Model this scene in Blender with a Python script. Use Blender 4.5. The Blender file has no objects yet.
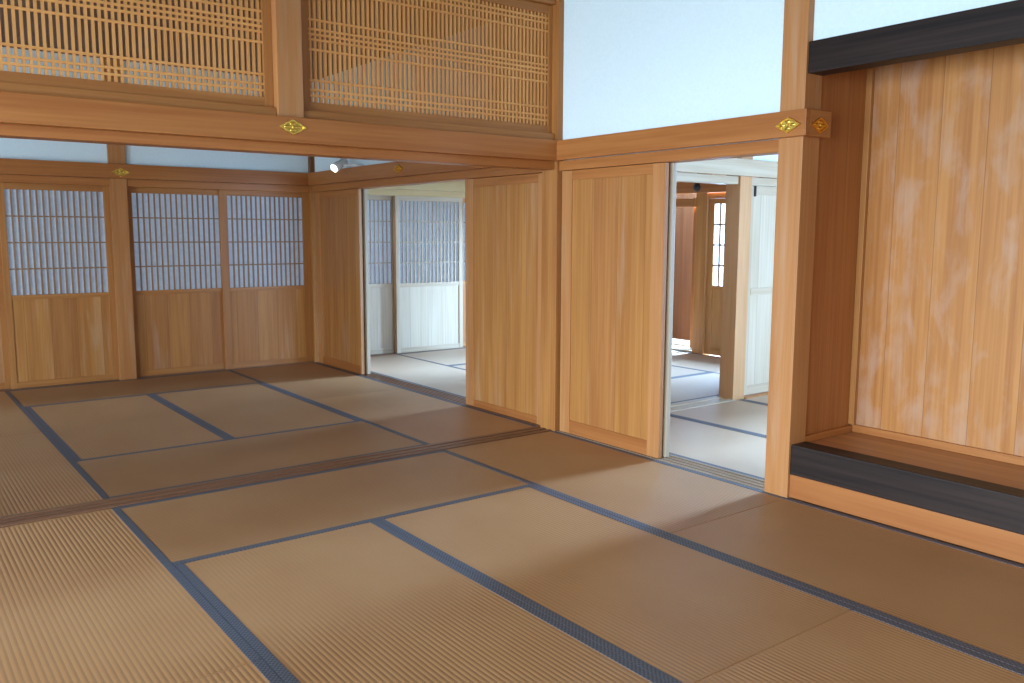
import bpy, bmesh, math, random
from mathutils import Matrix, Vector

random.seed(7)
SC = bpy.context.scene
COL = SC.collection

# ------------------------------------------------------------------ camera
cam_data = bpy.data.cameras.new('camera')
cam = bpy.data.objects.new('camera', cam_data)
COL.objects.link(cam)
cam_data.sensor_width = 36.0
cam_data.lens = 857.335 / 1024 * 36.0
cam_data.clip_start = 0.02
YAW, PITCH, ROLL = math.radians(-37.132), math.radians(-7.1736), math.radians(0.198)
cy, sy, cp, sp = math.cos(YAW), math.sin(YAW), math.cos(PITCH), math.sin(PITCH)
fwd = Vector((-sy * cp, cy * cp, sp))
rgt = Vector((cy, sy, 0))
upv = rgt.cross(fwd)
r2 = rgt * math.cos(ROLL) + upv * math.sin(ROLL)
u2 = upv * math.cos(ROLL) - rgt * math.sin(ROLL)
mw = Matrix((( r2.x, u2.x, -fwd.x, -3.8163), (r2.y, u2.y, -fwd.y, -4.5497),
             (r2.z, u2.z, -fwd.z, 1.3797), (0, 0, 0, 1)))
cam.matrix_world = mw
SC.camera = cam

# ------------------------------------------------------------------ world, daylight, exposure
SC.view_settings.view_transform = 'Standard'
SC.view_settings.look = 'None'
SC.view_settings.gamma = 1.0
SC.view_settings.use_curve_mapping = False
SC.view_settings.exposure = 0.0
SC.cycles.max_bounces = 10
SC.cycles.diffuse_bounces = 6
SC.cycles.glossy_bounces = 4
SC.cycles.transmission_bounces = 6
SC.cycles.sample_clamp_indirect = 6.0
SC.cycles.use_denoising = True

world = bpy.data.worlds.new('world')
SC.world = world
world.use_nodes = True
bgn = world.node_tree.nodes['Background']
bgn.inputs['Color'].default_value = (0.62, 0.80, 1.0, 1)
bgn.inputs['Strength'].default_value = 1.0


def area(name, loc, look, sx, sy_, power, col, spread=180):
    l = bpy.data.lights.new(name, 'AREA')
    l.shape = 'RECTANGLE'
    l.size, l.size_y = sx, sy_
    l.energy = power
    l.color = col
    l.spread = math.radians(spread)
    o = bpy.data.objects.new(name, l)
    COL.objects.link(o)
    o.location = loc
    d = Vector(look) - Vector(loc)
    o.rotation_euler = d.to_track_quat('-Z', 'Y').to_euler()
    return o


DAY = (0.66, 0.84, 1.0)
SKYB = (0.36, 0.62, 1.0)
area('daylight_veranda', (-9.0, -3.7, 2.0), (0, -3.7, 2.0), 7.6, 4.0, 1560, DAY)
area('daylight_veranda_back', (-5.0, 2.1, 1.3), (0, 2.1, 1.3), 1.6, 1.8, 15, DAY)
area('sky_side_window', (10.0, -1.42, 3.0), (0, -1.42, 0.0), 1.5, 3.0, 5200, SKYB)
area('sky_hall_window', (10.0, 2.0, 5.0), (3, 2.0, 0.5), 2.2, 7.0, 24000, SKYB)
area('daylight_side_rear', (2.2, -4.3, 1.2), (2.2, 0, 1.0), 2.6, 1.9, 380, SKYB)
area('hall_fill', (4.7, 1.9, 1.25), (0, 1.9, 0.3), 1.7, 2.0, 150, SKYB)  # unseen lamp added to brighten the narrow shoji and the hall
area('daylight_behind_shoji', (-1.4, 5.4, 1.4), (-1.4, 4, 1.3), 4.0, 1.8, 18, DAY)
area('daylight_behind_far_shoji', (1.6, 5.4, 1.4), (1.6, 4, 1.3), 2.0, 1.8, 5, DAY)


# ------------------------------------------------------------------ materials
def new_mat(name):
    m = bpy.data.materials.new(name)
    m.use_nodes = True
    nt = m.node_tree
    for n in list(nt.nodes):
        nt.nodes.remove(n)
    out = nt.nodes.new('ShaderNodeOutputMaterial')
    b = nt.nodes.new('ShaderNodeBsdfPrincipled')
    nt.links.new(b.outputs[0], out.inputs[0])
    return m, nt, b


def N(nt, t, **kw):
    n = nt.nodes.new(t)
    for k, v in kw.items():
        setattr(n, k, v)
    return n


def setin(n, **kw):
    for k, v in kw.items():
        n.inputs[k.replace('_', ' ')].default_value = v


def math_(nt, op, a, b=None):
    n = nt.nodes.new('ShaderNodeMath')
    n.operation = op
    for i, v in enumerate((a, b)):
        if v is None:
            continue
        if isinstance(v, (int, float)):
            n.inputs[i].default_value = v
        else:
            nt.links.new(v, n.inputs[i])
    return n.outputs[0]


def mixc(nt, fac, a, b, mode='MIX'):
    n = nt.nodes.new('ShaderNodeMix')
    n.data_type = 'RGBA'
    n.blend_type = mode
    for key, v in ((0, fac), (6, a), (7, b)):
        s = n.inputs[key]
        if isinstance(v, (int, float)):
            s.default_value = v
        elif isinstance(v, tuple):
            s.default_value = v if len(v) == 4 else (*v, 1)
        else:
            nt.links.new(v, s)
    return n.outputs[2]


def ramp(nt, fac, stops):
    n = nt.nodes.new('ShaderNodeValToRGB')
    e = n.color_ramp.elements
    while len(e) < len(stops):
        e.new(0.5)
    for i, (p, c) in enumerate(stops):
        e[i].position = p
        e[i].color = (*c, 1) if len(c) == 3 else c
    nt.links.new(fac, n.inputs[0])
    return n.outputs[0]


def wood(name, axis, light, dark, rough=0.45, pscale=(0.7, 9.0, 0.55), plank=None, pale=None, pale_amt=0.0, spec=0.35, vary=0.10, seam=True):
    """axis: grain direction; plank: (axis, width) of boards joined side by side"""
    m, nt, b = new_mat(name)
    tc = N(nt, 'ShaderNodeTexCoord')
    oi = N(nt, 'ShaderNodeObjectInfo')
    sep = N(nt, 'ShaderNodeSeparateXYZ')
    nt.links.new(tc.outputs['Object'], sep.inputs[0])
    off = math_(nt, 'MULTIPLY', oi.outputs['Random'], 37.0)
    val = None
    seamf = None
    if plank:
        q = math_(nt, 'DIVIDE', sep.outputs['XYZ'.index(plank[0])], plank[1])
        q = math_(nt, 'ADD', q, math_(nt, 'MULTIPLY', oi.outputs['Random'], 0.6))
        fl = math_(nt, 'FLOOR', q)
        wn = N(nt, 'ShaderNodeTexWhiteNoise', noise_dimensions='1D')
        nt.links.new(math_(nt, 'ADD', fl, off), wn.inputs['W'])
        val = wn.outputs['Value']
        off = math_(nt, 'ADD', off, math_(nt, 'MULTIPLY', val, 53.0))
        fr = math_(nt, 'FRACT', q)
        dd = math_(nt, 'ABSOLUTE', math_(nt, 'SUBTRACT', fr, 0.5))
        seamf = math_(nt, 'GREATER_THAN', dd, 0.5 - 0.0022 / plank[1])
    comb = N(nt, 'ShaderNodeCombineXYZ')
    for i in range(3):
        nt.links.new(math_(nt, 'ADD', sep.outputs[i], off), comb.inputs[i])

    def noise(along, across, detail, distort=0.0):
        mp = N(nt, 'ShaderNodeMapping')
        mp.inputs['Scale'].default_value = tuple(along if 'XYZ'[i] == axis else across for i in range(3))
        nt.links.new(comb.outputs[0], mp.inputs[0])
        n = N(nt, 'ShaderNodeTexNoise')
        setin(n, Scale=1.0, Detail=detail, Roughness=0.55, Distortion=distort)
        nt.links.new(mp.outputs[0], n.inputs['Vector'])
        return n.outputs['Fac']
    n1 = noise(0.55, 9.0, 3.0, 0.6)
    n2 = noise(1.2, 60.0, 2.0, 0.2)
    n3 = noise(0.5, 2.0, 2.0)
    f = math_(nt, 'ADD', math_(nt, 'MULTIPLY', n1, 0.6), math_(nt, 'MULTIPLY', n2, 0.4))
    c = ramp(nt, f, [(0.37, dark), (0.63, light)])
    mid = tuple((a + d) / 2 for a, d in zip(light, dark))
    c = mixc(nt, math_(nt, 'MULTIPLY', n3, 0.35), c, mid)
    if pale:
        p = ramp(nt, noise(pscale[0], pscale[1], 4.0, 0.35), [(pscale[2], (0, 0, 0)), (pscale[2] + 0.2, (1, 1, 1))])
        c = mixc(nt, math_(nt, 'MULTIPLY', p, pale_amt), c, pale)
    if val is not None:
        hsv = N(nt, 'ShaderNodeHueSaturation')
        nt.links.new(c, hsv.inputs['Color'])
        nt.links.new(math_(nt, 'ADD', 1.0 - vary, math_(nt, 'MULTIPLY', val, 2 * vary)), hsv.inputs['Value'])
        nt.links.new(math_(nt, 'ADD', 0.497, math_(nt, 'MULTIPLY', val, 0.006)), hsv.inputs['Hue'])
        c = hsv.outputs[0]
        if seam:
            c = mixc(nt, math_(nt, 'MULTIPLY', seamf, 0.45), c, tuple(v * 0.4 for v in dark))
    nt.links.new(c, b.inputs['Base Color'])
    setin(b, Roughness=rough)
    b.inputs['Specular IOR Level'].default_value = spec
    bp = N(nt, 'ShaderNodeBump')
    setin(bp, Strength=0.06, Distance=0.004)
    nt.links.new(n2, bp.inputs['Height'])
    nt.links.new(bp.outputs[0], b.inputs['Normal'])
    return m


def plain(name, col, rough=0.6, metal=0.0, spec=0.5, bump=None):
    m, nt, b = new_mat(name)
    setin(b, Roughness=rough, Metallic=metal)
    b.inputs['Base Color'].default_value = (*col, 1)
    b.inputs['Specular IOR Level'].default_value = spec
    if bump:
        tc = N(nt, 'ShaderNodeTexCoord')
        n = N(nt, 'ShaderNodeTexNoise')
        setin(n, Scale=bump[0], Detail=4.0)
        nt.links.new(tc.outputs['Object'], n.inputs['Vector'])
        bp = N(nt, 'ShaderNodeBump')
        setin(bp, Strength=bump[1], Distance=0.002)
        nt.links.new(n.outputs['Fac'], bp.inputs['Height'])
        nt.links.new(bp.outputs[0], b.inputs['Normal'])
        c = mixc(nt, n.outputs['Fac'], tuple(v * 0.94 for v in col), tuple(min(1, v * 1.05) for v in col))
        nt.links.new(c, b.inputs['Base Color'])
    return m


L1, D1 = (0.490, 0.208, 0.057), (0.345, 0.120, 0.028)      # honey coloured cypress
L2, D2 = (0.480, 0.184, 0.050), (0.352, 0.112, 0.026)      # redder beams
PALE = (0.56, 0.38, 0.24)
M = {}
for ax in 'XYZ':
    M['wood' + ax] = wood('cypress_grain_' + ax.lower(), ax, L1, D1)
    M['beam' + ax] = wood('red_cypress_beam_grain_' + ax.lower(), ax, L2, D2, rough=0.4)
    M['slat' + ax] = wood('lattice_slat_grain_' + ax.lower(), ax, (0.78, 0.375, 0.115), (0.66, 0.285, 0.078), rough=0.55)
    M['black' + ax] = wood('black_lacquered_timber_grain_' + ax.lower(), ax, (0.042, 0.024, 0.018), (0.010, 0.006, 0.005), rough=0.5, spec=0.22)
    M['sill' + ax] = wood('worn_sill_wood_grain_' + ax.lower(), ax, (0.23, 0.105, 0.052), (0.14, 0.056, 0.026), rough=0.38, spec=0.45)
M['postZ'] = wood('pale_post_wood', 'Z', (0.53, 0.232, 0.080), (0.42, 0.160, 0.047), pale=PALE, pale_amt=0.55)
for ax in 'XYZ':
    M['pale' + ax] = wood('glare_pale_cypress_grain_' + ax.lower(), ax, (0.50, 0.40, 0.28), (0.39, 0.28, 0.175), rough=0.4)  # paleness stands in for daylight glare on the side-room woodwork
M['pale_board'] = wood('glare_pale_board', 'Z', (0.54, 0.44, 0.32), (0.43, 0.33, 0.22), plank=('X', 0.24), rough=0.4, vary=0.05)  # board colour carries the same daylight glare
M['board_x'] = wood('board_panel_along_x', 'Z', L1, D1, plank=('X', 0.21), pale=PALE, pale_amt=0.45, rough=0.5, vary=0.11)
M['board_y'] = wood('board_panel_along_y', 'Z', L1, D1, plank=('Y', 0.24), pale=PALE, pale_amt=0.35, rough=0.45, vary=0.05)
M['alcove_board'] = wood('alcove_weathered_board', 'Z', (0.57, 0.245, 0.068), (0.39, 0.135, 0.03), plank=('Y', 0.23), pale=(0.54, 0.36, 0.26), pale_amt=0.42, pscale=(3.4, 8.0, 0.48), rough=0.5, vary=0.10)
M['alcove_side'] = wood('alcove_side_board', 'Z', L2, D2, plank=('X', 0.15), rough=0.5, vary=0.08)
M['alcove_floor'] = wood('alcove_floor_board', 'Y', (0.46, 0.20, 0.075), (0.33, 0.13, 0.042), plank=('X', 0.22), rough=0.4)
M['bar_X'] = wood('screen_bar_grain_x', 'X', (0.36, 0.20, 0.095), (0.28, 0.14, 0.06), rough=0.6)
M['bar_Y'] = wood('screen_bar_grain_y', 'Y', (0.36, 0.20, 0.095), (0.28, 0.14, 0.06), rough=0.6)
M['bar_Z'] = wood('screen_bar_grain_z', 'Z', (0.36, 0.20, 0.095), (0.28, 0.14, 0.06), rough=0.6)
M['rail_Y'] = wood('reddish_door_rail_grain_y', 'Y', (0.42, 0.150, 0.040), (0.32, 0.098, 0.023), rough=0.45)
M['rail_X'] = wood('reddish_door_rail_grain_x', 'X', (0.42, 0.150, 0.040), (0.32, 0.098, 0.023), rough=0.45)
M['grey_sill'] = wood('greyish_sill_grain_y', 'Y', (0.36, 0.25, 0.165), (0.24, 0.155, 0.095), rough=0.4)
M['creamX'] = wood('warm_lit_rail_wood', 'X', (0.55, 0.40, 0.19), (0.44, 0.30, 0.13), rough=0.45)  # warm light along these rails is put into the colour
M['mid_post'] = wood('daylit_post_wood', 'Z', (0.54, 0.295, 0.135), (0.42, 0.205, 0.085), rough=0.4)  # wood colour lightened to carry the daylight on the post's front face
M['hall_board'] = wood('dark_hall_board', 'Z', (0.22, 0.085, 0.032), (0.14, 0.048, 0.018), plank=('Y', 0.25), rough=0.5)
M['ceil'] = wood('dark_ceiling_board', 'Y', (0.23, 0.115, 0.05), (0.13, 0.058, 0.024), plank=('X', 0.42), rough=0.6)
M['subfloor'] = wood('subfloor_board', 'X', (0.25, 0.14, 0.07), (0.16, 0.08, 0.04), plank=('Y', 0.3), rough=0.7)
M['plaster'] = plain('white_plaster', (0.80, 0.92, 0.95), 0.9, spec=0.1, bump=(60, 0.08))
M['gold'] = plain('gilt_metal', (0.95, 0.68, 0.16), 0.28, metal=1.0)
M['gold_dark'] = plain('tarnished_gilt_metal', (0.85, 0.46, 0.07), 0.4, metal=1.0)
M['gold_field'] = plain('olive_shaded_gilt', (0.62, 0.46, 0.10), 0.5, metal=0.9)
M['iron'] = plain('black_iron', (0.012, 0.012, 0.014), 0.5, spec=0.5)
M['lamp_white'] = plain('white_lamp_enamel', (0.78, 0.78, 0.76), 0.35)


def tatami(name, axis, cols=((0.375, 0.172, 0.063), (0.445, 0.228, 0.092), (0.34, 0.155, 0.056))):
    """rush mat: ridges run along `axis`, 15 mm apart"""
    m, nt, b = new_mat(name)
    tc = N(nt, 'ShaderNodeTexCoord')
    oi = N(nt, 'ShaderNodeObjectInfo')
    sep = N(nt, 'ShaderNodeSeparateXYZ')
    nt.links.new(tc.outputs['Object'], sep.inputs[0])
    across = sep.outputs['Y' if axis == 'X' else 'X']
    along = sep.outputs['X' if axis == 'X' else 'Y']
    s = math_(nt, 'SINE', math_(nt, 'MULTIPLY', across, 2 * math.pi / 0.0198))
    h = math_(nt, 'POWER', math_(nt, 'ABSOLUTE', math_(nt, 'MULTIPLY', math_(nt, 'ADD', s, 1.0), 0.5)), 0.6)
    mp = N(nt, 'ShaderNodeMapping')
    mp.inputs['Scale'].default_value = (420, 60, 1) if axis == 'X' else (60, 420, 1)
    nt.links.new(tc.outputs['Object'], mp.inputs[0])
    n = N(nt, 'ShaderNodeTexNoise')
    setin(n, Scale=1.0, Detail=2.0)
    nt.links.new(mp.outputs[0], n.inputs['Vector'])
    nb = N(nt, 'ShaderNodeTexNoise')
    setin(nb, Scale=1.7, Detail=4.0)
    nt.links.new(tc.outputs['Object'], nb.inputs['Vector'])
    c = ramp(nt, nb.outputs['Fac'], [(0.3, cols[0]), (0.7, cols[1])])
    c = mixc(nt, math_(nt, 'MULTIPLY', n.outputs['Fac'], 0.5), c, cols[2])
    hsv = N(nt, 'ShaderNodeHueSaturation')
    nt.links.new(c, hsv.inputs['Color'])
    nt.links.new(math_(nt, 'ADD', 0.93 if axis == 'Y' else 0.83, math_(nt, 'MULTIPLY', oi.outputs['Random'], 0.12)), hsv.inputs['Value'])  # crosswise rush painted darker, as its ridges reflect less light
    nt.links.new(hsv.outputs[0], b.inputs['Base Color'])
    setin(b, Roughness=0.48)
    b.inputs['Specular IOR Level'].default_value = 0.6
    bp = N(nt, 'ShaderNodeBump')
    setin(bp, Strength=0.45, Distance=0.0026)
    hh = math_(nt, 'ADD', h, math_(nt, 'MULTIPLY', n.outputs['Fac'], 0.25))
    nt.links.new(hh, bp.inputs['Height'])
    nt.links.new(bp.outputs[0], b.inputs['Normal'])
    return m


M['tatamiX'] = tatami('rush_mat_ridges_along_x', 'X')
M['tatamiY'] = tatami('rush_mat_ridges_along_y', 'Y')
DAYLIT = ((0.465, 0.315, 0.195), (0.53, 0.37, 0.245), (0.42, 0.28, 0.175))  # paler rush colour with the side rooms' daylight painted in
M['daylitX'] = tatami('paler_rush_mat_ridges_along_x', 'X', DAYLIT)
M['daylitY'] = tatami('paler_rush_mat_ridges_along_y', 'Y', DAYLIT)


def heri():
    m, nt, b = new_mat('woven_cloth_border')
    tc = N(nt, 'ShaderNodeTexCoord')
    ch = N(nt, 'ShaderNodeTexChecker')
    setin(ch, Scale=110.0)
    nt.links.new(tc.outputs['Object'], ch.inputs['Vector'])
    n = N(nt, 'ShaderNodeTexNoise')
    setin(n, Scale=260.0, Detail=2.0)
    nt.links.new(tc.outputs['Object'], n.inputs['Vector'])
    c = mixc(nt, math_(nt, 'MULTIPLY', ch.outputs['Fac'], 0.55), (0.042, 0.042, 0.047), (0.195, 0.195, 0.215))
    c = mixc(nt, math_(nt, 'MULTIPLY', n.outputs['Fac'], 0.4), c, (0.05, 0.055, 0.08))
    nt.links.new(c, b.inputs['Base Color'])
    setin(b, Roughness=0.55)
    b.inputs['Specular IOR Level'].default_value = 0.5
    bp = N(nt, 'ShaderNodeBump')
    setin(bp, Strength=0.3, Distance=0.001)
    nt.links.new(ch.outputs['Fac'], bp.inputs['Height'])
    nt.links.new(bp.outputs[0], b.inputs['Normal'])
    return m


M['heri'] = heri()


def paper(clear=0.0):
    m = bpy.data.materials.new('shoji_paper')
    m.use_nodes = True
    nt = m.node_tree
    for n in list(nt.nodes):
        nt.nodes.remove(n)
    out = N(nt, 'ShaderNodeOutputMaterial')
    d = N(nt, 'ShaderNodeBsdfDiffuse')
    t = N(nt, 'ShaderNodeBsdfTranslucent')
    mx = N(nt, 'ShaderNodeMixShader')
    tc = N(nt, 'ShaderNodeTexCoord')
    n = N(nt, 'ShaderNodeTexNoise')
    setin(n, Scale=30.0, Detail=5.0)
    nt.links.new(tc.outputs['Object'], n.inputs['Vector'])
    c = ramp(nt, n.outputs['Fac'], [(0.3, (0.62, 0.65, 0.70)), (0.7, (0.72, 0.74, 0.78))])
    nt.links.new(c, d.inputs[0])
    nt.links.new(c, t.inputs[0])
    mx.inputs[0].default_value = 0.5
    nt.links.new(d.outputs[0], mx.inputs[1])
    nt.links.new(t.outputs[0], mx.inputs[2])
    if clear:
        tr = N(nt, 'ShaderNodeBsdfTransparent')
        m2 = N(nt, 'ShaderNodeMixShader')
        m2.inputs[0].default_value = clear
        nt.links.new(mx.outputs[0], m2.inputs[1])
        nt.links.new(tr.outputs[0], m2.inputs[2])
        mx = m2
    nt.links.new(mx.outputs[0], out.inputs[0])
    return m


M['paper'] = paper()
M['thin_paper'] = paper(0.75)


def glow(name, col, s):
    m, nt, b = new_mat(name)
    b.inputs['Base Color'].default_value = (*col, 1)
    b.inputs['Emission Color'].default_value = (*col, 1)
    b.inputs['Emission Strength'].default_value = s
    return m


M['bulb'] = glow('lit_lamp_lens', (1.0, 0.90, 0.72), 12.0)


# ------------------------------------------------------------------ builders
class MB:
    def __init__(self, origin=(0, 0, 0)):
        self.bm = bmesh.new()
        self.o = Vector(origin)

    def box(self, x0, x1, y0, y1, z0, z1, bevel=0.0):
        x0, x1 = sorted((x0, x1)); y0, y1 = sorted((y0, y1)); z0, z1 = sorted((z0, z1))
        vs = [self.bm.verts.new(Vector((x, y, z)) - self.o) for z in (z0, z1) for y in (y0, y1) for x in (x0, x1)]
        fs = []
        for f in ((0, 2, 3, 1), (4, 5, 7, 6), (0, 1, 5, 4), (2, 6, 7, 3), (0, 4, 6, 2), (1, 3, 7, 5)):
            fs.append(self.bm.faces.new([vs[i] for i in f]))
        if bevel:
            es = list({e for f in fs for e in f.edges})
            bmesh.ops.bevel(self.bm, geom=es, offset=bevel, segments=2, profile=0.6, affect='EDGES')
        return self

    def lathe(self, p0, p1, prof, seg=20):
        """rings of (t along axis 0..1, radius)"""
        p0, p1 = Vector(p0) - self.o, Vector(p1) - self.o
        d = (p1 - p0).normalized()
        a = d.orthogonal().normalized()
        bb = d.cross(a)
        rings = []
        for t, r in prof:
            c = p0.lerp(p1, t)
            rings.append([self.bm.verts.new(c + (a * math.cos(2 * math.pi * k / seg) + bb * math.sin(2 * math.pi * k / seg)) * r) for k in range(seg)])
        for r0, r1 in zip(rings, rings[1:]):
            for k in range(seg):
                self.bm.faces.new((r0[k], r0[(k + 1) % seg], r1[(k + 1) % seg], r1[k]))
        self.bm.faces.new(rings[0][::-1])
        self.bm.faces.new(rings[-1])
        return self

    def build(self, name, mat, parent=None, smooth=False):
        bmesh.ops.recalc_face_normals(self.bm, faces=self.bm.faces)
        me = bpy.data.meshes.new(name)
        self.bm.to_mesh(me)
        self.bm.free()
        me.materials.append(mat)
        if smooth:
            for p in me.polygons:
                p.use_smooth = True
        o = bpy.data.objects.new(name, me)
        COL.objects.link(o)
        if parent:
            o.parent = parent
        else:
            o.location = self.o
        return o


def tag(o, label, cat, group=None):
    o['label'] = label
    o['category'] = cat
    if group:
        o['group'] = group
    return o


def empty(name, loc, label, cat, group=None):
    o = bpy.data.objects.new(name, None)
    o.empty_display_size = 0.1
    COL.objects.link(o)
    o.location = loc
    return tag(o, label, cat, group)


def struct(name, boxes, mat):
    b = boxes[0]
    org = ((b[0] + b[1]) / 2, (b[2] + b[3]) / 2, min(b[4], b[5]))
    m = MB(org)
    for bx in boxes:
        m.box(*bx)
    o = m.build(name, mat)
    o['kind'] = 'structure'
    return o


def single(name, boxes, mat, label, cat, group=None, bevel=0.004):
    b = boxes[0]
    m = MB(((b[0] + b[1]) / 2, (b[2] + b[3]) / 2, min(b[4], b[5])))
    for bx in boxes:
        m.box(*bx, bevel=bevel)
    return tag(m.build(name, mat), label, cat, group)


# ------------------------------------------------------------------ levels
ZK, ZN0, ZN1 = 1.803, 1.868, 2.0      # head rail underside, nageshi rail bottom / top
CB, CF = 2.93, 3.25                   # ceilings: back room, front room
W = 0.955

# ------------------------------------------------------------------ setting
struct('floor', [(-6.2, 5.8, -7.2, 5.2, -0.16, -0.062)], M['subfloor'])
struct('floor_veranda', [(-5.1, -3.83, -6.8, 5.0, -0.06, -0.004)], M['subfloor'])
struct('ceiling_front', [(-6.0, 0.75, -6.9, 0.0, CF, CF + 0.06)], M['ceil'])
struct('ceiling_back', [(-6.0, 0.06, 0.14, 5.0, CB, CB + 0.06)], M['ceil'])
struct('ceiling_side', [(0.06, 4.85, 0.06, 5.0, CB, CB + 0.06), (0.75, 4.85, -5.0, 0.06, CB, CB + 0.06)], M['ceil'])
# plaster above the rails
struct('wall_right', [(0.03, 0.11, -1.79, -0.03, ZN0, CF), (0.03, 0.11, 0.13, 3.95, ZN0, CB)], M['plaster'])
struct('wall_back_left', [(-3.784, -1.956, 4.03, 4.09, ZN0, CB)], M['plaster'])
struct('wall_back', [(-1.805, -0.006, 4.03, 4.09, ZN0, CB)], M['plaster'])
struct('wall_back_right', [(0.16, 3.9, 4.06, 4.12, ZN0, CB)], M['plaster'])
struct('wall_back_end', [(-5.2, -3.94, 4.03, 4.09, 0, CB)], M['plaster'])
struct('wall_divider', [(-5.2, 0.0, 0.03, 0.09, 2.98, CF)], M['plaster'])
struct('wall_alcove', [(0.60, 0.64, -5.0, -1.90, 0.0, CF)], M['alcove_board'])
struct('wall_alcove_side', [(0.02, 0.62, -1.905, -1.86, 0.0, CF)], M['alcove_side'])
struct('wall_alcove_top', [(0.035, 0.085, -5.0, -1.93, 2.33, CF)], M['plaster'])
struct('wall_alcove_end', [(-0.02, 0.64, -5.06, -5.0, 0.0, CF)], M['alcove_side'])
struct('wall_rear', [(-6.0, -4.2, -6.9, -6.8, 0, CF), (-0.4, 0.66, -6.9, -6.8, 0, CF), (-4.2, -0.4, -6.9, -6.8, 2.4, CF),
                     (0.0, 0.06, -6.8, -5.0, 0, CF)], M['plaster'])
struct('wall_left', [(-5.2, -5.1, -6.8, 5.0, 2.35, CF), (-5.2, -5.1, 0.0, 1.2, 0, 2.35), (-5.2, -5.1, 2.9, 5.0, 0, 2.35),
                     (-5.2, -5.1, -6.8, -6.4, 0, 2.35)], M['plaster'])
# the two side rooms
struct('wall_side_right', [(3.95, 4.03, -4.4, -1.92, 0, CB), (3.95, 4.03, -0.92, 0.1, 0, CB), (3.95, 4.03, -1.92, -0.92, 2.0, CB),
                           (3.95, 4.03, 0.1, 0.98, 0, CB), (3.95, 4.03, 0.98, 1.954, 1.98, CB)], M['plaster'])
struct('wall_side_hall', [(3.95, 4.03, 2.116, 4.1, 1.98, CB)], M['plaster'])
struct('wall_side_rear', [(0.66, 0.9, -3.75, -3.7, 0, CB), (3.5, 4.0, -3.75, -3.7, 0, CB), (0.9, 3.5, -3.75, -3.7, 2.2, CB)], M['plaster'])
struct('wall_side_divider', [(0.16, 1.95, 0.03, 0.09, ZN1 - 0.05, CB), (2.09, 3.95, 0.03, 0.09, ZN1 - 0.05, CB)], M['plaster'])
struct('wall_hall', [(4.75, 4.8, 2.79, 4.1, 0, CB)], M['hall_board'])
struct('wall_hall_end', [(3.98, 4.8, 4.1, 4.16, 0, CB)], M['board_x'])


# ------------------------------------------------------------------ tatami
def mat_(x0, x1, y0, y1, long, label, group=None, hz=0.036):
    g = 0.0012
    x0, x1, y0, y1 = x0 + g, x1 - g, y0 + g, y1 - g
    c = ((x0 + x1) / 2, (y0 + y1) / 2, -0.06)
    r = empty('tatami_mat', c, label, 'tatami mat', group)
    m = MB(c)
    if long == 'Y':
        m.box(x0 + 0.002, x1 - 0.002, y0, y1, -0.06, 0.0, bevel=0.003)
    else:
        m.box(x0, x1, y0 + 0.002, y1 - 0.002, -0.06, 0.0, bevel=0.003)
    m.build('woven_surface', M[('daylit' if x0 > 0.1 else 'tatami') + long], r)
    for s in (0, 1):
        m = MB(c)
        if long == 'Y':
            a, b2 = (x0, x0 + hz) if s == 0 else (x1 - hz, x1)
            m.box(a, b2, y0, y1, -0.058, 0.0018, bevel=0.0012)
        else:
            a, b2 = (y0, y0 + hz) if s == 0 else (y1 - hz, y1)
            m.box(x0, x1, a, b2, -0.058, 0.0018, bevel=0.0012)
        m.build('cloth_border', M['heri'], r)
    return r


GF, GB = 'tatami mats of the front room', 'tatami mats of the back room'
X1, X2, X3, X4, X5 = -0.945, -1.917, -2.865, -3.82, -4.775
mat_(X3, X1, -0.962, 0.0, 'X', 'tatami mat laid crosswise in the front room along the wooden divider sill', GF)
mat_(X1, 0.0, -1.93, 0.0, 'Y', 'tatami mat beside the right-hand plank door, half lit from the near doorway', GF)
mat_(X1, 0.0, -3.86, -1.93, 'Y', 'tatami mat in shade along the black edged alcove', GF)
mat_(X1, 0.0, -5.79, -3.86, 'Y', 'tatami mat at the bottom right corner beside the far end of the alcove', GF)
mat_(X2, X1, -2.895, -0.962, 'Y', 'large tatami mat in the middle of the foreground, right of the wide double border', GF)
mat_(X2, X1, -4.83, -2.895, 'Y', 'tatami mat at the bottom edge nearest the alcove mats, beyond a plain seam', GF)
mat_(X3, X2, -2.895, -0.962, 'Y', 'large tatami mat in the foreground between the two wide blue double borders', GF)
mat_(X3, X2, -4.83, -2.895, 'Y', 'tatami mat cut off at the bottom edge between the double borders', GF)
mat_(X4, X3, -1.95, 0.0, 'Y', 'pale ribbed tatami mat at the left edge, just in front of the divider sill', GF)
mat_(X4, X3, -3.88, -1.95, 'Y', 'ribbed tatami mat at the bottom left corner of the picture', GF)
mat_(X3, X1, 0.165, 1.11, 'X', 'tatami mat laid crosswise in the back room just behind the divider sill', GB)
mat_(X3, X2, 1.11, 3.09, 'Y', 'left one of the two middle tatami mats in the back room', GB)
mat_(X2, X1, 1.11, 3.09, 'Y', 'right one of the two middle tatami mats in the back room', GB)
mat_(X3, X1, 3.09, 4.0, 'X', 'dark tatami mat lying against the shoji screens of the back wall', GB)
mat_(X1, 0.0, 0.165, 2.07, 'Y', 'tatami mat in front of the plank door between the divider sill and the back doorway', GB)
mat_(X1, 0.0, 2.07, 4.0, 'Y', 'tatami mat in the far right corner of the back room', GB)
mat_(X4, X3, 0.165, 2.07, 'Y', 'left edge tatami mat in the back room just behind the divider sill', GB)
mat_(X4, X3, 2.07, 4.0, 'Y', 'left edge tatami mat in the back room running up to the shoji screens', GB)
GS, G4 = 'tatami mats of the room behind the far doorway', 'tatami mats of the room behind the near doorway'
mat_(0.165, 1.04, 2.1, 4.03, 'Y', 'pale tatami mat just inside the far doorway, running up to its shoji screens', GS)
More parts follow.
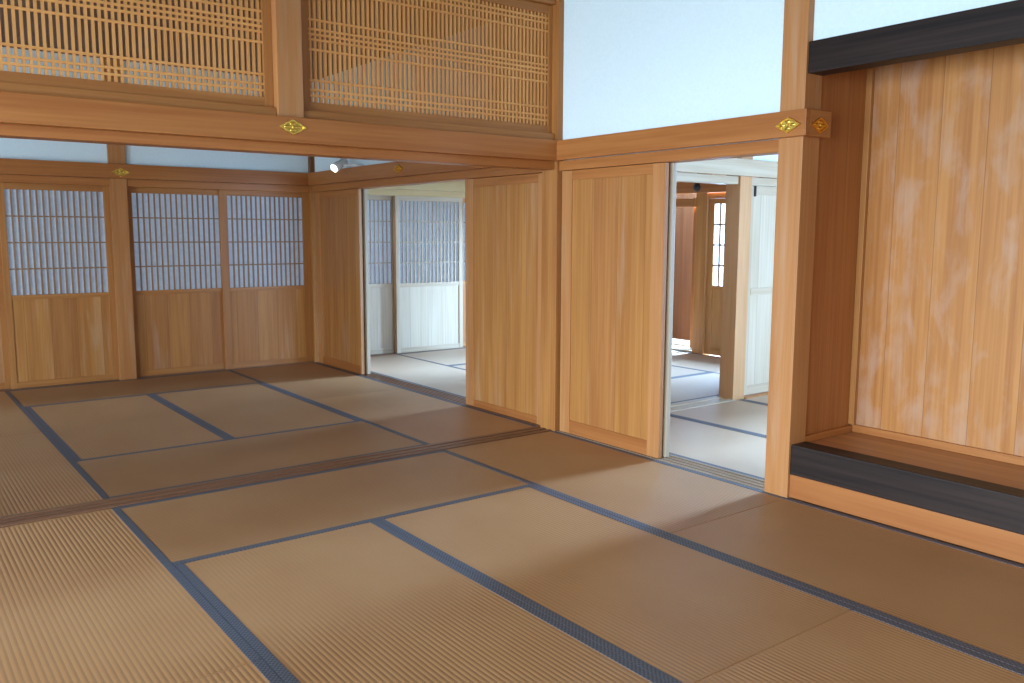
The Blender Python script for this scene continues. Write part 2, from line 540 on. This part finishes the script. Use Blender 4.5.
mat_(0.165, 1.04, 0.17, 2.1, 'Y', 'tatami mat in the side room behind the left-hand plank door', GS)
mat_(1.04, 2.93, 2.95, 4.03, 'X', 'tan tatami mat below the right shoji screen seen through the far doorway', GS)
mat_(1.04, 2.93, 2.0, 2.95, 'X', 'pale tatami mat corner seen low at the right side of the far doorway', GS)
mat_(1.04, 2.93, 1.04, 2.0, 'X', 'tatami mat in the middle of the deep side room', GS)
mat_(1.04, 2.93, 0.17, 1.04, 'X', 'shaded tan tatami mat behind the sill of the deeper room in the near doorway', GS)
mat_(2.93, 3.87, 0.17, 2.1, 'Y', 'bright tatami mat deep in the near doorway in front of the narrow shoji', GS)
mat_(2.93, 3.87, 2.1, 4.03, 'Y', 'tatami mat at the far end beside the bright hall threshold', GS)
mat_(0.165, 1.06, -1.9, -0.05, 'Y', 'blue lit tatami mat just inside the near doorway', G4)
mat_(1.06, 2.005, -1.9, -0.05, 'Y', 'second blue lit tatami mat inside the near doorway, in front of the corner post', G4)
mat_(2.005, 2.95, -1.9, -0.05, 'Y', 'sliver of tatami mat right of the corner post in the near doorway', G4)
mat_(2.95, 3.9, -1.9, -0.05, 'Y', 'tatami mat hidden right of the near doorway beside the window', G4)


# ------------------------------------------------------------------ sills with grooves
def sill(name, axis, a0, a1, b0, b1, nridge, label, mat, z=0.003):
    """axis: running direction"""
    m = MB(((a0 + a1) / 2, (b0 + b1) / 2, -0.06) if axis == 'X' else ((b0 + b1) / 2, (a0 + a1) / 2, -0.06))

    def bx(a, b_, c, d, z0, z1, bev=0):
        if axis == 'X':
            m.box(a, b_, c, d, z0, z1, bev)
        else:
            m.box(c, d, a, b_, z0, z1, bev)
    bx(a0, a1, b0, b1, -0.06, z - 0.004)
    w = (b1 - b0)
    rw = w / (2 * nridge - 1)
    for k in range(nridge):
        bx(a0, a1, b0 + 2 * k * rw, b0 + (2 * k + 1) * rw, z - 0.004, z + 0.004, 0.0012)
    return tag(m.build(name, mat), label, 'threshold')


sill('grooved_sill', 'X', -5.0, -0.012, 0.004, 0.161, 3, 'long reddish brown grooved floor sill dividing the front and back rooms', M['sillX'])
sill('grooved_sill', 'Y', -1.785, -0.03, 0.003, 0.162, 4, 'grooved floor sill in the near doorway at the right', M['grey_sill'], z=0.0)
sill('grooved_sill', 'Y', 0.135, 3.98, 0.003, 0.162, 5, 'grooved floor sill of the far doorway in the back room', M['sillY'], z=0.0)
sill('flat_sill', 'X', 0.165, 1.945, -0.045, 0.165, 2, 'pale wooden sill strip between the two side rooms, left of the corner post', M['paleX'], z=0.0)
sill('flat_sill', 'X', 2.095, 3.9, -0.045, 0.165, 2, 'floor sill under the paneled partition right of the corner post', M['woodX'], z=0.0)
sill('flat_sill', 'X', -5.0, 0.0, 4.003, 4.13, 3, 'dark floor sill under the shoji screens of the back wall', M['sillX'], z=-0.001)
sill('flat_sill', 'X', 0.165, 3.9, 4.033, 4.17, 3, 'floor sill under the shoji screens seen through the far doorway', M['sillX'], z=-0.001)
sill('hall_threshold', 'Y', 2.118, 4.03, 3.873, 4.1, 2, 'bright threshold of the hall deep in the near doorway', M['paleY'], z=0.02)

# ------------------------------------------------------------------ posts
single('wooden_post', [(-0.012, 0.13, -1.932, -1.787, -0.06, CF)], M['postZ'], 'tall square post between the near doorway and the alcove', 'post')
single('wooden_post', [(-0.014, 0.13, -0.028, 0.135, -0.06, CF)], M['woodZ'], 'square post at the right end of the divider sill, between the two plank doors', 'post')
single('wooden_post', [(-1.968, -1.822, -0.022, 0.12, ZN1 - 0.02, CF)], M['postZ'], 'pale short post between the two lattice transoms above the gold fitting', 'post')
single('wooden_post', [(-1.955, -1.807, 3.995, 4.13, -0.06, CB)], M['postZ'], 'pale square post between the shoji screens of the back wall', 'post')
single('wooden_post', [(-3.93, -3.785, 3.995, 4.13, -0.06, CB)], M['postZ'], 'post at the left end of the back wall shoji screens', 'post')
single('wooden_post', [(-3.96, -3.82, 0.0, 0.13, -0.06, CF)], M['postZ'], 'post at the left end of the divider sill', 'post')
single('wooden_post', [(-0.004, 0.14, 3.985, 4.13, -0.06, CB)], M['woodZ'], 'post in the far right corner of the back room', 'post')
single('wooden_post', [(1.943, 2.092, -0.02, 0.13, -0.06, CB)], M['mid_post'], 'corner post seen through the near doorway, brown on one side and pale on the other', 'post')
single('wooden_post', [(3.87, 4.0, 1.955, 2.115, -0.06, CB)], M['woodZ'], 'brown post beside the narrow shoji deep in the near doorway', 'post')

# ------------------------------------------------------------------ rails over the openings
single('lower_head_rail', [(-3.819, -0.015, 0.0, 0.13, ZK + 0.01, ZN0)], M['beamX'], 'reddish head rail right below the long rail carrying the gold fitting', 'beam')
single('nageshi_rail', [(-5.0, -0.002, -0.06, -0.001, ZN0 - 0.003, ZN1)], M['beamX'], 'long horizontal rail under the lattice transoms with the largest gold fitting', 'beam')
single('nageshi_rail', [(-5.0, -0.05, 0.131, 0.185, ZN0, ZN1)], M['beamX'], 'horizontal rail on the hidden rear side of the divider', 'beam')
single('head_rail', [(0.002, 0.13, -1.787, -0.028, ZK, ZN0)], M['beamY'], 'reddish head rail over the right-hand plank door and the near doorway', 'beam')
single('nageshi_rail', [(-0.05, -0.0125, -1.97, -0.061, ZN0, ZN1 - 0.003)], M['beamY'],
       'horizontal rail on the right wall between the white plaster and the plank door', 'beam', bevel=0.003)
single('rail_end', [(-0.0115, 0.166, -1.97, -1.933, ZN0, ZN1 - 0.003)], M['beamX'],
       'short shaded rail end on the alcove side of the tall post', 'beam', bevel=0.003)
single('head_rail', [(0.002, 0.13, 0.136, 3.98, ZK, ZN0)], M['beamY'], 'head rail over the far doorway of the back room', 'beam')
single('nageshi_rail', [(-0.05, 0.001, 0.187, 3.942, ZN0, ZN1 - 0.003)], M['beamY'], 'horizontal rail along the right side of the back room carrying the spotlight', 'beam')
single('head_rail', [(-3.784, -1.956, 4.005, 4.1, 1.80, ZN0)], M['beamX'], 'head rail above the shoji screens left of the pale back post', 'beam')
single('head_rail', [(-1.805, -0.005, 4.005, 4.1, 1.80, ZN0)], M['beamX'], 'head rail above the shoji screens right of the pale back post', 'beam')
single('nageshi_rail', [(-5.0, -0.002, 3.945, 3.995, ZN0, ZN1 - 0.003)], M['beamX'], 'horizontal rail across the back wall with the small gold fitting on the post', 'beam')
single('slim_post', [(-0.024, -0.005, 3.955, 3.984, ZN1, CB)], M['sillZ'], 'thin dark corner strip above the rails in the back room corner', 'trim')
# side rooms
single('head_rail', [(0.135, 1.942, 0.0, 0.1, 1.785, 1.85)], M['paleX'], 'pale head rail behind the near doorway, left of the corner post', 'beam')
single('head_rail', [(2.093, 3.86, 0.0, 0.1, 1.785, 1.85)], M['paleX'], 'pale head rail above the paneled partition in the near doorway', 'beam')
single('nageshi_rail', [(0.135, 3.9, -0.06, -0.021, 1.85, 1.985)], M['paleX'], 'pale horizontal rail across the top of the near doorway view', 'beam')
single('slim_post', [(1.78, 1.86, 0.02, 0.06, 1.95, CB)], M['woodZ'], 'slim upright above the pale rail inside the near doorway', 'post')
single('head_rail', [(0.145, 3.9, 4.035, 4.12, 1.80, ZN0)], M['creamX'], 'pale head rail over the shoji screens in the far doorway', 'beam')
single('nageshi_rail', [(0.145, 3.9, 3.98, 4.03, ZN0, ZN1)], M['creamX'], 'pale horizontal rail at the top of the far doorway view', 'beam')
single('head_rail', [(3.89, 3.97, 0.98, 1.955, 1.78, 1.845)], M['beamY'], 'head rail over the narrow shoji deep in the near doorway', 'beam')
single('nageshi_rail', [(3.83, 3.869, 0.3, 4.0, 1.845, 1.98)], M['beamY'], 'brown horizontal rail with a black iron nail head deep in the near doorway', 'beam')
single('hall_lintel', [(3.84, 3.98, 2.116, 4.0, 1.694, 1.79)], M['beamY'], 'orange lintel beam over the hall opening deep in the near doorway', 'beam')
single('hall_jamb', [(4.02, 4.1, 2.16, 2.28, 0.03, 1.694)], M['beamZ'], 'orange upright jamb of the hall opening deep in the near doorway', 'post')


# ------------------------------------------------------------------ sliding doors
def mapper(axis, a0, pos):
    """local (u along width, w depth away from the viewer, z) -> world box"""
    def f(m, u0, u1, w0, w1, z0, z1, bevel=0.0):
        if axis == 'X':
            m.box(a0 + u0, a0 + u1, pos + w0, pos + w1, z0, z1, bevel)
        else:
            m.box(pos + w0, pos + w1, a0 + u0, a0 + u1, z0, z1, bevel)
    return f


def base_pt(axis, a0, a1, pos, z):
    return ((a0 + a1) / 2, pos, z) if axis == 'X' else (pos, (a0 + a1) / 2, z)


def shoji(axis, a0, a1, pos, label, group=None, nbar=15, z0=0.006, z1=1.80, zr=(0.79, 0.828), ztop=1.745, zb=0.062, sl=0.05, sr=0.05, nh=3, T=0.03, pap='paper', tone='wood', bw=0.0065):
    o = base_pt(axis, a0, a1, pos, z0)
    r = empty('shoji_screen', o, label, 'sliding screen', group)
    bx = mapper(axis, a0, pos)
    w = a1 - a0
    wz, wa = M[tone + 'Z'], M[tone + axis]
    bd = M['pale_board'] if tone == 'pale' else M['board_x' if axis == 'X' else 'board_y']
    for u0, u1 in ((0, sl), (w - sr, w)):
        m = MB(o); bx(m, u0, u1, 0, T, z0, z1, 0.002); m.build('stile', wz, r)
    for nm, za, zb_ in (('top_rail', ztop, z1), ('middle_rail', zr[0], zr[1]), ('bottom_rail', z0, zb)):
        m = MB(o); bx(m, sl, w - sr, 0.001, T - 0.001, za, zb_, 0.002); m.build(nm, wa, r)
    m = MB(o); bx(m, sl, w - sr, 0.010, 0.022, zb, zr[0]); m.build('board_panel', bd, r)
    m = MB(o); bx(m, sl, w - sr, 0.0225, 0.0235, zr[1], ztop); m.build('paper', M[pap], r)
    m = MB(o)
    iw = w - sl - sr
    for k in range(1, nbar + 1):
        c = sl + iw * k / (nbar + 1)
        bx(m, c - bw, c + bw, 0.006, 0.022, zr[1], ztop)
    m.build('upright_bars', M['paleZ' if tone == 'pale' else 'bar_Z'], r)
    m = MB(o)
    for k in range(1, nh + 1):
        c = zr[1] + (ztop - zr[1]) * k / (nh + 1)
        bx(m, sl, w - sr, 0.004, 0.020, c - bw * 0.85, c + bw * 0.85)
    m.build('cross_bars', M['pale' + axis if tone == 'pale' else 'bar_' + axis], r)
    return r


GSH = 'shoji screens of the back wall'
shoji('X', -2.842, -1.956, 4.032, 'shoji screen with board base left of the pale post', GSH)
shoji('X', -3.785, -2.835, 4.066, 'shoji screen barely showing at the left edge of the picture', GSH)
shoji('X', -1.805, -0.905, 4.066, 'shoji screen right of the pale post, set behind its neighbor', GSH, sr=0.04)
shoji('X', -0.948, -0.006, 4.032, 'shoji screen in the far right corner of the back room', GSH, sl=0.075, sr=0.075)
GS3 = 'shoji screens behind the far doorway'
shoji('X', 0.16, 1.085, 4.125, 'shoji screen on the left in the far doorway, topped by a warm lamp glow', GS3, zr=(0.765, 0.81), sr=0.06, tone='pale')
shoji('X', 1.035, 1.945, 4.045, 'pale shoji screen standing in front in the far doorway', GS3, zr=(0.765, 0.81), T=0.06, tone='pale')
shoji('X', 1.91, 2.84, 4.125, 'shoji screen hidden behind the plank door, right of the pale one in the far doorway', GS3, zr=(0.765, 0.81))
shoji('Y', 1.02, 1.953, 3.9, 'narrow bright shoji screen deep in the near doorway', None, nbar=9, zr=(0.76, 0.80), ztop=1.72, z1=1.778, sr=0.085, pap='thin_paper', bw=0.011)


def plank_door(axis, a0, a1, pos, label, group=None, z0=0.006, z1=1.80, st=(0.1, 0.1), zt=1.737, zb=0.098, mat=None, bottom=None, midrail=None, tone='wood'):
    T = 0.032
    o = base_pt(axis, a0, a1, pos, z0)
    r = empty('plank_sliding_door', o, label, 'sliding door', group)
    bx = mapper(axis, a0, pos)
    w = a1 - a0
    for u0, u1 in ((0, st[0]), (w - st[1], w)):
        if u1 - u0 > 0.005:
            m = MB(o); bx(m, u0, u1, 0, T, z0, z1, 0.002); m.build('stile', M['paleZ' if tone == 'pale' else 'postZ'], r)
    m = MB(o); bx(m, st[0], w - st[1], 0.001, T - 0.001, zt, z1, 0.002); m.build('top_rail', M[('pale' if tone == 'pale' else 'beam') + axis], r)
    m = MB(o); bx(m, st[0], w - st[1], 0.001, T - 0.001, z0, zb, 0.002); m.build('bottom_rail', bottom or M['rail_' + axis], r)
    if midrail:
        m = MB(o); bx(m, st[0], w - st[1], -0.003, 0.008, *midrail, 0.002); m.build('middle_rail', M['pale' + axis], r)
    m = MB(o); bx(m, st[0], w - st[1], 0.009, 0.023, zb, zt); m.build('board_panel', mat or M['board_y' if axis == 'Y' else 'board_x'], r)
    return r


GP = 'wooden sliding doors of the right wall'
plank_door('Y', -0.985, -0.045, 0.016, 'plank sliding door standing between the divider post and the near doorway', GP)
plank_door('Y', -0.995, -0.055, 0.072, 'second plank door stacked behind the one at the near doorway, only its edge showing', GP, tone='pale')
plank_door('Y', 0.137, 1.130, 0.016, 'plank sliding door between the divider post and the far doorway', GP, st=(0.075, 0.11), zb=0.06)
plank_door('Y', 0.137, 1.110, 0.072, 'second plank door hidden behind the one near the far doorway', GP)
plank_door('Y', 2.945, 3.93, 0.016, 'plank sliding door in the far corner of the back room', GP, st=(0.03, 0.1), zb=0.085)
plank_door('Y', 2.930, 3.92, 0.072, 'second plank door behind the corner one, only its pale edge showing', GP, tone='pale')
plank_door('X', 2.105, 3.0, 0.03, 'pale paneled partition right of the corner post in the near doorway', None, z1=1.783, zt=1.71, zb=0.085,
           st=(0.085, 0.06), midrail=(0.865, 0.925), bottom=M['paleX'], mat=M['pale_board'], tone='pale')
single('iron_latch', [(2.184, 2.200, 0.014, 0.028, 1.695, 1.783)], M['iron'], 'small dark metal latch at the top of the pale paneled partition', 'latch', bevel=0.002)

# ------------------------------------------------------------------ lattice transoms
ROWS = [2.140, 2.172, 2.224, 2.390, 2.444, 2.472, 2.500, 2.550, 2.720, 2.772, 2.802]


def transom(x0, x1, lst, rst, label):
    """x0..x1: lattice field; lst, rst: widths of the side stiles"""
    o = ((x0 + x1) / 2, 0.05, 2.045)
    r = empty('lattice_transom', o, label, 'transom', 'lattice transoms above the divider')
    m = MB(o); m.box(x0 - lst, x0, 0.035, 0.075, 2.05, 2.885, 0.002); m.build('stile', M['woodZ'], r)
    m = MB(o); m.box(x1, x1 + rst, 0.035, 0.075, 2.05, 2.885, 0.002); m.build('stile', M['woodZ'], r)
    m = MB(o); m.box(x0, x1, 0.036, 0.074, 2.05, 2.104, 0.002); m.build('bottom_rail', M['woodX'], r)
    m = MB(o); m.box(x0, x1, 0.036, 0.074, 2.832, 2.885, 0.002); m.build('top_rail', M['woodX'], r)
    n = round((x1 - x0) / 0.0302)
    p = (x1 - x0) / n
    m = MB(o)
    for k in range(n):
        c = x0 + (k + 0.5) * p
        m.box(c - 0.0064, c + 0.0064, 0.048, 0.069, 2.104, 2.832)
    m.build('upright_slats', M['slatZ'], r)
    m = MB(o)
    for z in ROWS:
        m.box(x0, x1, 0.043, 0.056, z - 0.006, z + 0.006)
    m.build('cross_slats', M['slatX'], r)
    return r


transom(-3.77, -2.02, 0.05, 0.051, 'fine lattice transom at the upper left, left of the pale short post')
transom(-1.758, -0.047, 0.063, 0.032, 'fine lattice transom right of the pale short post, ending at the white wall')
single('transom_sill', [(-3.82, -1.969, 0.0, 0.11, ZN1 - 0.002, 2.05)], M['woodX'], 'narrow sill rail under the left lattice transom', 'beam')
single('transom_sill', [(-1.821, -0.015, 0.0, 0.11, ZN1 - 0.002, 2.05)], M['woodX'], 'narrow sill rail under the right lattice transom', 'beam')
single('transom_head', [(-3.82, -1.969, 0.0, 0.12, 2.887, 2.98)], M['beamX'], 'head beam above the left lattice transom', 'beam')
single('transom_head', [(-1.821, -0.015, 0.0, 0.12, 2.887, 2.98)], M['beamX'], 'head beam at the top edge above the right lattice transom', 'beam')

# ------------------------------------------------------------------ alcove
single('alcove_sill_beam', [(0.0, 0.13, -5.0, -1.933, 0.128, 0.288)], M['blackY'], 'black lacquered beam edging the raised alcove floor', 'beam', bevel=0.006)
single('alcove_base_board', [(0.003, 0.05, -5.0, -1.933, 0.004, 0.1275)], M['rail_Y'], 'orange board below the black alcove edge, on the tatami border', 'board')
single('alcove_lintel', [(0.0, 0.12, -5.0, -1.933, 2.174, 2.328)], M['blackY'], 'dark heavy lintel beam across the top of the alcove', 'beam', bevel=0.006)
single('alcove_floor', [(0.131, 0.60, -5.0, -1.906, 0.20, 0.276)], M['alcove_floor'], 'brown wooden floor board of the raised alcove', 'board', bevel=0.001)
single('alcove_skirting', [(0.578, 0.60, -5.0, -1.93, 0.277, 0.318)], M['beamY'], 'thin skirting strip along the back of the alcove', 'trim', bevel=0.001)
single('alcove_skirting', [(0.131, 0.577, -1.93, -1.906, 0.277, 0.312)], M['beamX'], 'thin skirting strip along the short side wall of the alcove', 'trim', bevel=0.001)
single('alcove_corner_strip', [(0.572, 0.60, -1.94, -1.906, 0.319, CF)], M['woodZ'], 'slim upright strip in the corner of the alcove', 'trim', bevel=0.002)


# ------------------------------------------------------------------ gold nail covers
def nail_cover(c, normal, hw, hh, label, mat, field, group='gilt diamond nail covers on the rails'):
    """lobed diamond plate with a raised rim and a flower boss; normal '-y' or '-x'"""
    r = empty('nail_cover', c, label, 'metal fitting', group)

    def P(u, v, d):
        if normal == '-y':
            return Vector((u, -d, v))
        return Vector((-d, -u, v))

    def outline(s, lob=0.035):
        pts = []
        K = 64
        for k in range(K):
            a = 2 * math.pi * k / K
            ca, sa = math.cos(a), math.sin(a)
            rr = 1.0 / (abs(ca) ** 1.12 + abs(sa) ** 1.12) ** (1 / 1.12)
            rr *= 1 + lob * math.cos(8 * a) * (0.4 + 0.6 * abs(math.sin(2 * a)))
            pts.append((s * rr * ca * hw, s * rr * sa * hh))
        return pts

    def layers(name, ls, mat=mat):
        bm = bmesh.new()
        prev = None
        for s, d in ls:
            ring = [bm.verts.new(P(u, v, d)) for u, v in outline(s)]
            if prev:
                for k in range(len(ring)):
                    bm.faces.new((prev[k], prev[(k + 1) % len(ring)], ring[(k + 1) % len(ring)], ring[k]))
            else:
                bm.faces.new(ring[::-1])
            prev = ring
        bm.faces.new(prev)
        bmesh.ops.recalc_face_normals(bm, faces=bm.faces)
        me = bpy.data.meshes.new(name)
        bm.to_mesh(me); bm.free()
        me.materials.append(mat)
        o = bpy.data.objects.new(name, me)
        COL.objects.link(o)
        o.parent = r
        return o
    layers('plate', [(1.0, 0.0), (1.0, 0.003), (0.93, 0.007), (0.80, 0.007), (0.72, 0.002)])
    layers('recessed_field', [(0.70, 0.0021), (0.70, 0.0024)], field)
    # four-petalled flower boss
    bm = bmesh.new()
    for k in range(4):
        a = k * math.pi / 2
        pu, pv = math.cos(a) * hw * 0.40, math.sin(a) * hh * 0.40
        ru, rv = (hw * 0.24, hh * 0.24) if k % 2 == 0 else (hw * 0.24, hh * 0.24)
        rings = []
        for t in range(4):
            e = t / 4 * math.pi / 2
            rings.append([bm.verts.new(P(pu + ru * math.cos(e) * math.cos(2 * math.pi * j / 12), pv + rv * math.cos(e) * math.sin(2 * math.pi * j / 12), 0.001 + 0.008 * math.sin(e))) for j in range(12)])
        top = bm.verts.new(P(pu, pv, 0.0095))
        for r0, r1 in zip(rings, rings[1:]):
            for j in range(12):
                bm.faces.new((r0[j], r0[(j + 1) % 12], r1[(j + 1) % 12], r1[j]))
        for j in range(12):
            bm.faces.new((rings[-1][j], rings[-1][(j + 1) % 12], top))
    rings = []
    for t in range(4):
        e = t / 4 * math.pi / 2
        rings.append([bm.verts.new(P(hh * 0.2 * math.cos(e) * math.cos(2 * math.pi * j / 12), hh * 0.2 * math.cos(e) * math.sin(2 * math.pi * j / 12), 0.004 + 0.009 * math.sin(e))) for j in range(12)])
    top = bm.verts.new(P(0, 0, 0.0135))
    for r0, r1 in zip(rings, rings[1:]):
        for j in range(12):
            bm.faces.new((r0[j], r0[(j + 1) % 12], r1[(j + 1) % 12], r1[j]))
    for j in range(12):
        bm.faces.new((rings[-1][j], rings[-1][(j + 1) % 12], top))
    bmesh.ops.recalc_face_normals(bm, faces=bm.faces)
    me = bpy.data.meshes.new('flower_boss')
    bm.to_mesh(me); bm.free()
    me.materials.append(mat)
    for p in me.polygons:
        p.use_smooth = True
    o = bpy.data.objects.new('flower_boss', me)
    COL.objects.link(o)
    o.parent = r
    return r


nail_cover((-1.905, -0.0605, 1.945), '-y', 0.078, 0.041, 'gold diamond fitting on the long rail below the pale short post', M['gold'], M['gold_field'])
nail_cover((-1.868, 3.9445, 1.922), '-y', 0.075, 0.040, 'small gold diamond fitting at the back wall post above the shoji screens', M['gold'], M['gold_field'])
nail_cover((-0.0505, 2.06, 1.932), '-x', 0.075, 0.040, 'dull gold diamond fitting on the back room rail right of the spotlight', M['gold_dark'], M['gold_dark'])
nail_cover((-0.0505, -1.868, 1.925), '-x', 0.075, 0.040, 'bright gold diamond fitting on the rail face at the tall post', M['gold'], M['gold_field'])
nail_cover((0.067, -1.9705, 1.924), '-y', 0.070, 0.040, 'dark amber diamond fitting on the shaded rail end beside the alcove', M['gold_dark'], M['gold_dark'])
m = MB((3.829, 2.07, 1.91))
m.lathe((3.829, 2.07, 1.91), (3.80, 2.07, 1.91), [(0, 0.05), (0.3, 0.05), (0.7, 0.036), (1.0, 0.012)], 24)
tag(m.build('round_nail_cover', M['iron'], smooth=True), 'round black iron nail cover on the brown rail deep in the near doorway', 'metal fitting')


# ------------------------------------------------------------------ spotlights
def spotlight(base, head, aim, label, power):
    base, head = Vector(base), Vector(head)
    d = (Vector(aim) - head).normalized()
    r = empty('spotlight', base, label, 'spotlight', 'track spotlights')
    m = MB(base); m.box(base.x - 0.03, base.x + 0.03, base.y - 0.05, base.y + 0.05, base.z, base.z + 0.022, 0.004)
    m.build('mounting_base', M['lamp_white'], r)
    m = MB(base); m.lathe(base + Vector((0, 0, 0.02)), head, [(0, 0.009), (1, 0.009)], 12)
    m.build('arm', M['lamp_white'], r)
    m = MB(base); m.lathe(head - d * 0.09, head + d * 0.08, [(0, 0.022), (0.04, 0.036), (0.55, 0.036), (0.6, 0.042), (0.98, 0.044), (1.0, 0.040)], 24)
    h = m.build('lamp_head', M['lamp_white'], r)
    for p in h.data.polygons:
        p.use_smooth = len(p.vertices) == 4
    m = MB(base); m.lathe(head + d * 0.0805, head + d * 0.085, [(0, 0.036), (1, 0.030)], 24)
    m.build('lens', M['bulb'], r)
    l = bpy.data.lights.new('spot_beam', 'SPOT')
    l.energy = power
    l.color = (1.0, 0.78, 0.5)
    l.spot_size = math.radians(55)
    l.shadow_soft_size = 0.03
    o = bpy.data.objects.new('spot_beam', l)
    COL.objects.link(o)
    o.location = head + d * 0.11
    o.rotation_euler = d.to_track_quat('-Z', 'Y').to_euler()
    return r


spotlight((-0.022, 2.88, ZN1 - 0.003), (-0.165, 2.968, 2.016), (-0.565, 2.828, 1.786), 'white cylinder spotlight switched on, clipped on the back room rail', 6)
spotlight((0.35, 4.0, ZN1), (0.42, 3.90, 2.1), (0.85, 4.1, 1.66), 'spotlight on the rail above the left shoji screen in the far doorway', 14)
